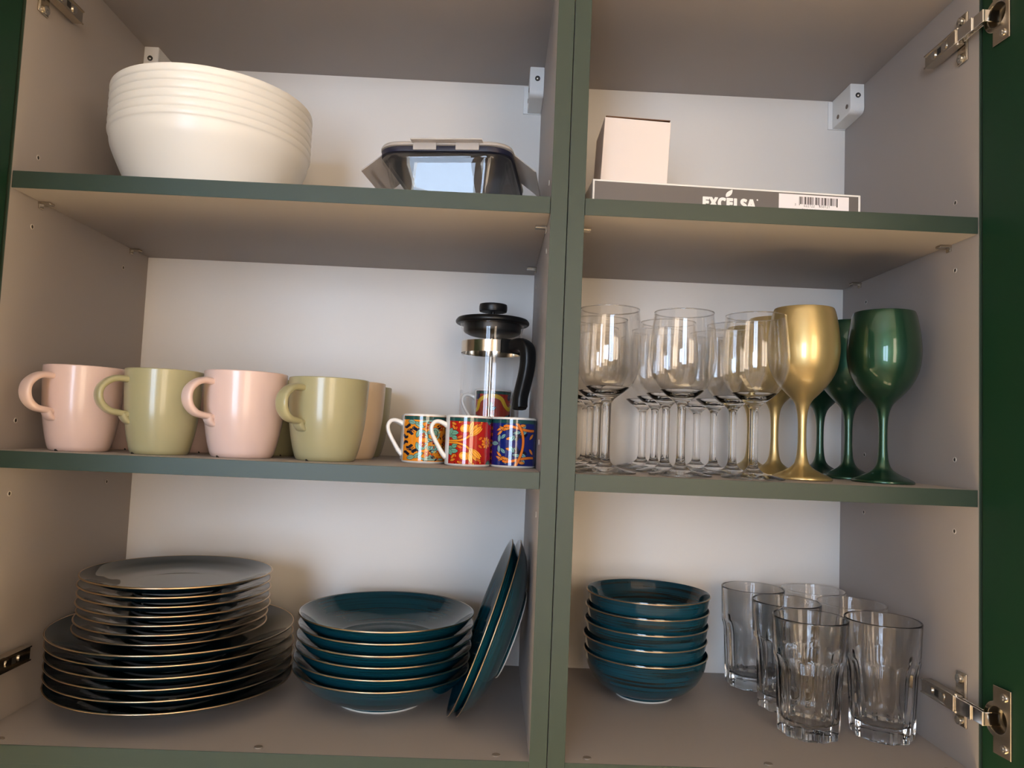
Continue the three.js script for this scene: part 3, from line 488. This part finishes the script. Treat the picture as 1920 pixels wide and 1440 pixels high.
// ---------------------------------------------------------------- glass container with clip lid
{
  const t = thing('food_container', 'rectangular glass food container with navy seal and unclipped frosted lid', 'container', [-0.1285, Y1, -0.150], R(-6.8));
  const rrect = (hw, hd, r, y, n = 8) => { const out = []; for (const [sx, sz, a0] of [[1, 1, 0], [-1, 1, 90], [-1, -1, 180], [1, -1, 270]]) for (let i = 0; i <= n; i++) { const a = R(a0 + 90 * i / n); out.push([sx * (hw - r) + r * Math.cos(a), y, sz * (hd - r) + r * Math.sin(a)]); } return out; };
  const loft = (rings, closeEnds = true) => {
    const n = rings[0].length, pos = [], idx = []; rings.forEach((r) => r.forEach((p) => pos.push(...p)));
    for (let i = 0; i + 1 < rings.length; i++) for (let k = 0; k < n; k++) { const a = i * n + k, b = i * n + (k + 1) % n; idx.push(a, b, a + n, b, b + n, a + n); }
    const cap = (o, f) => { const c = pos.length / 3, y = pos[o * 3 + 1]; pos.push(0, y, 0); for (let k = 0; k < n; k++) f ? idx.push(c, o + (k + 1) % n, o + k) : idx.push(c, o + k, o + (k + 1) % n); };
    if (closeEnds) { cap(0, true); cap((rings.length - 1) * n, false); }
    const g = new THREE.BufferGeometry(); g.setAttribute('position', new THREE.Float32BufferAttribute(pos, 3)); g.setAttribute('uv', new THREE.Float32BufferAttribute(new Float32Array(pos.length / 3 * 2), 2)); g.setIndex(idx); g.computeVertexNormals(); return outward(g);
  };
  const W = 0.0765, Dp = 0.092, hh = 0.064;
  part('glass_dish', loft([rrect(W - 0.022, Dp - 0.022, 0.014, 0.0), rrect(W - 0.0185, Dp - 0.0185, 0.017, 0.0015), rrect(W - 0.016, Dp - 0.016, 0.018, 0.006), rrect(W - 0.0045, Dp - 0.0045, 0.025, 0.053), rrect(W - 0.0012, Dp - 0.0012, 0.0275, 0.0565), rrect(W, Dp, 0.028, 0.0580), rrect(W, Dp, 0.028, 0.062), rrect(W - 0.001, Dp - 0.001, 0.027, 0.0635), rrect(W - 0.005, Dp - 0.005, 0.024, 0.064), rrect(W - 0.0070, Dp - 0.0070, 0.023, 0.060), rrect(W - 0.0080, Dp - 0.0080, 0.0225, 0.053), rrect(W - 0.0195, Dp - 0.0195, 0.016, 0.009), rrect(W - 0.023, Dp - 0.023, 0.013, 0.005)]), M.dish, t, 'clear glass dish');
  part('seal', loft([rrect(W + 0.0008, Dp + 0.0008, 0.028, 0.0642), rrect(W + 0.0012, Dp + 0.0012, 0.028, 0.0650), rrect(W + 0.0012, Dp + 0.0012, 0.028, 0.0702), rrect(W + 0.0004, Dp + 0.0004, 0.028, 0.0708)]), M.navy, t, 'navy silicone seal');
  part('lid', loft([rrect(W + 0.0018, Dp + 0.0018, 0.028, 0.0709), rrect(W + 0.0020, Dp + 0.0020, 0.028, 0.0735), rrect(W + 0.0008, Dp + 0.0008, 0.027, 0.0760), rrect(W - 0.004, Dp - 0.004, 0.024, 0.0772), rrect(W - 0.009, Dp - 0.009, 0.022, 0.0764)]), M.frost, t, 'frosted plastic lid');
  for (const s of [-1, 1]) {           // flaps hanging out to the two sides
    const f = new RoundedBoxGeometry(0.0016, 0.034, 0.098, 2, 0.0007), rib = new RoundedBoxGeometry(0.0030, 0.004, 0.060, 2, 0.001); rib.translate(s * 0.001, -0.008, 0);
    const g = merge([f, rib]); g.translate(0, -0.017, 0); g.rotateZ(s * R(52)); g.translate(s * (W + 0.0012), 0.0735, 0.012);
    part('clip_flap', g, M.frost, t, 'frosted side flap hanging open');
  }
  const ff = box(-0.036, 0.046, 0.0738, 0.0755, Dp + 0.0005, Dp + 0.012, 0.0006); const tabs = [-0.0210, 0.0280].map((x) => box(x - 0.0135, x + 0.0135, 0.0655, 0.0752, Dp + 0.0016, Dp + 0.0032, 0.0007));
  part('clip_flap', merge([ff, ...tabs]), M.frost, t, 'frosted front flap with two hinge tabs');
}
// ---------------------------------------------------------------- cartons
{
  const t = thing('carton', 'long flat grey carton with white edges, white lettering and barcode sticker', 'carton', [0.1830, Y1, -0.0420], R(2.2));
  const w = 0.3065, h = 0.0337, d = 0.21, e = 0.0022;
  part('box_body', box(-w / 2, w / 2, 0, h, -d, 0, 0.0008), M.boxwhite, t, 'white carton with folded edges');
  const face = part('front_print', box(-w / 2 + e, w / 2 - 0.0030, 0.0, h - e, -0.0005, 0.0004), M.boxgrey, t, 'dark grey printed front');
  const logo = canvasTex(640, 222, (c, W, H) => {
    c.fillStyle = '#68615c'; c.fillRect(0, 0, W, H); c.fillStyle = '#f6f1ea'; c.font = '900 150px sans-serif';
    c.save(); const m = c.measureText('EXCELSA').width; c.translate(26, 208); c.scale(575 / m, 0.98); c.lineWidth = 9; c.strokeStyle = '#f6f1ea'; c.lineJoin = 'round'; c.strokeText('EXCELSA', 0, 0); c.fillText('EXCELSA', 0, 0); c.restore();
    c.beginPath(); c.moveTo(282, 88); c.bezierCurveTo(268, 50, 300, 22, 350, 4); c.bezierCurveTo(354, 52, 328, 82, 282, 88); c.fill();
    c.beginPath(); c.arc(620, 100, 9, 0, P2); c.fill();
  });
  part('lettering', box(-0.034, 0.034, -0.0118, 0.0118, 0, 0.0002), [M.boxgrey, M.boxgrey, M.boxgrey, M.boxgrey, S({ map: logo, roughness: 0.5 }), M.boxgrey], face, 'white logo lettering').position.set(0.0015, 0.0196, 0.0004);
  const bar = canvasTex(768, 320, (c, W, H) => {
    c.fillStyle = '#f4ecea'; c.fillRect(0, 0, W, H); c.fillStyle = '#3a3032'; let x = 222; const ws = [3, 2, 6, 3, 3, 5, 2, 3, 7, 4, 3, 2, 5, 3, 6, 2, 3, 3, 4, 8, 3, 2, 6, 3, 4, 2, 3, 6, 2, 3, 5, 4, 3, 2, 7, 3, 2, 4, 3, 5, 3, 2, 6, 2, 3, 4, 3, 5, 2, 3, 6, 3];
    ws.forEach((b, i) => { const k = b * 2.25; if (i % 2 === 0) c.fillRect(x, 22, k, i < 2 || i === 26 || i > 49 ? 96 : 84); x += k; });
    c.font = '30px monospace'; c.fillText('2', 172, 122); c.font = '34px monospace'; c.fillText('022722', 272, 134); c.fillText('450121', 440, 134);
    c.font = 'bold 40px sans-serif'; c.fillText('BLOODBYX12', 250, 184); c.font = 'bold 54px sans-serif'; c.fillText('007', 580, 194);
  });
  const st = part('barcode_sticker', box(-0.0405, 0.0405, -0.01645, 0.01645, 0, 0.0003), [M.boxwhite, M.boxwhite, M.boxwhite, M.boxwhite, S({ map: bar, roughness: 0.45 }), M.boxwhite], face, 'white barcode sticker'); st.position.set(0.0985, 0.0136, 0.0005);
  const u = thing('carton', 'small upright white carton with kraft top flap standing on the flat carton', 'carton', [0.0838, Y1 + h + 0.0003, -0.0880], R(0));
  u.rotation.z = R(-2.2); u.position.y += 0.0016;
  const cw = 0.0395, ch = 0.0905;
  part('box_body', box(-cw, cw, 0, ch, -0.075, 0, 0.0006), M.carton, u);
  const fl = box(-cw + 0.001, cw - 0.001, 0, 0.0011, -0.074, 0, 0.0004); fl.rotateZ(R(0.7)); fl.translate(0, ch + 0.0008, 0.0006); part('top_flap', fl, M.kraft, u, 'brown kraft inside of the top flap');
}
renderer.render(scene, camera);
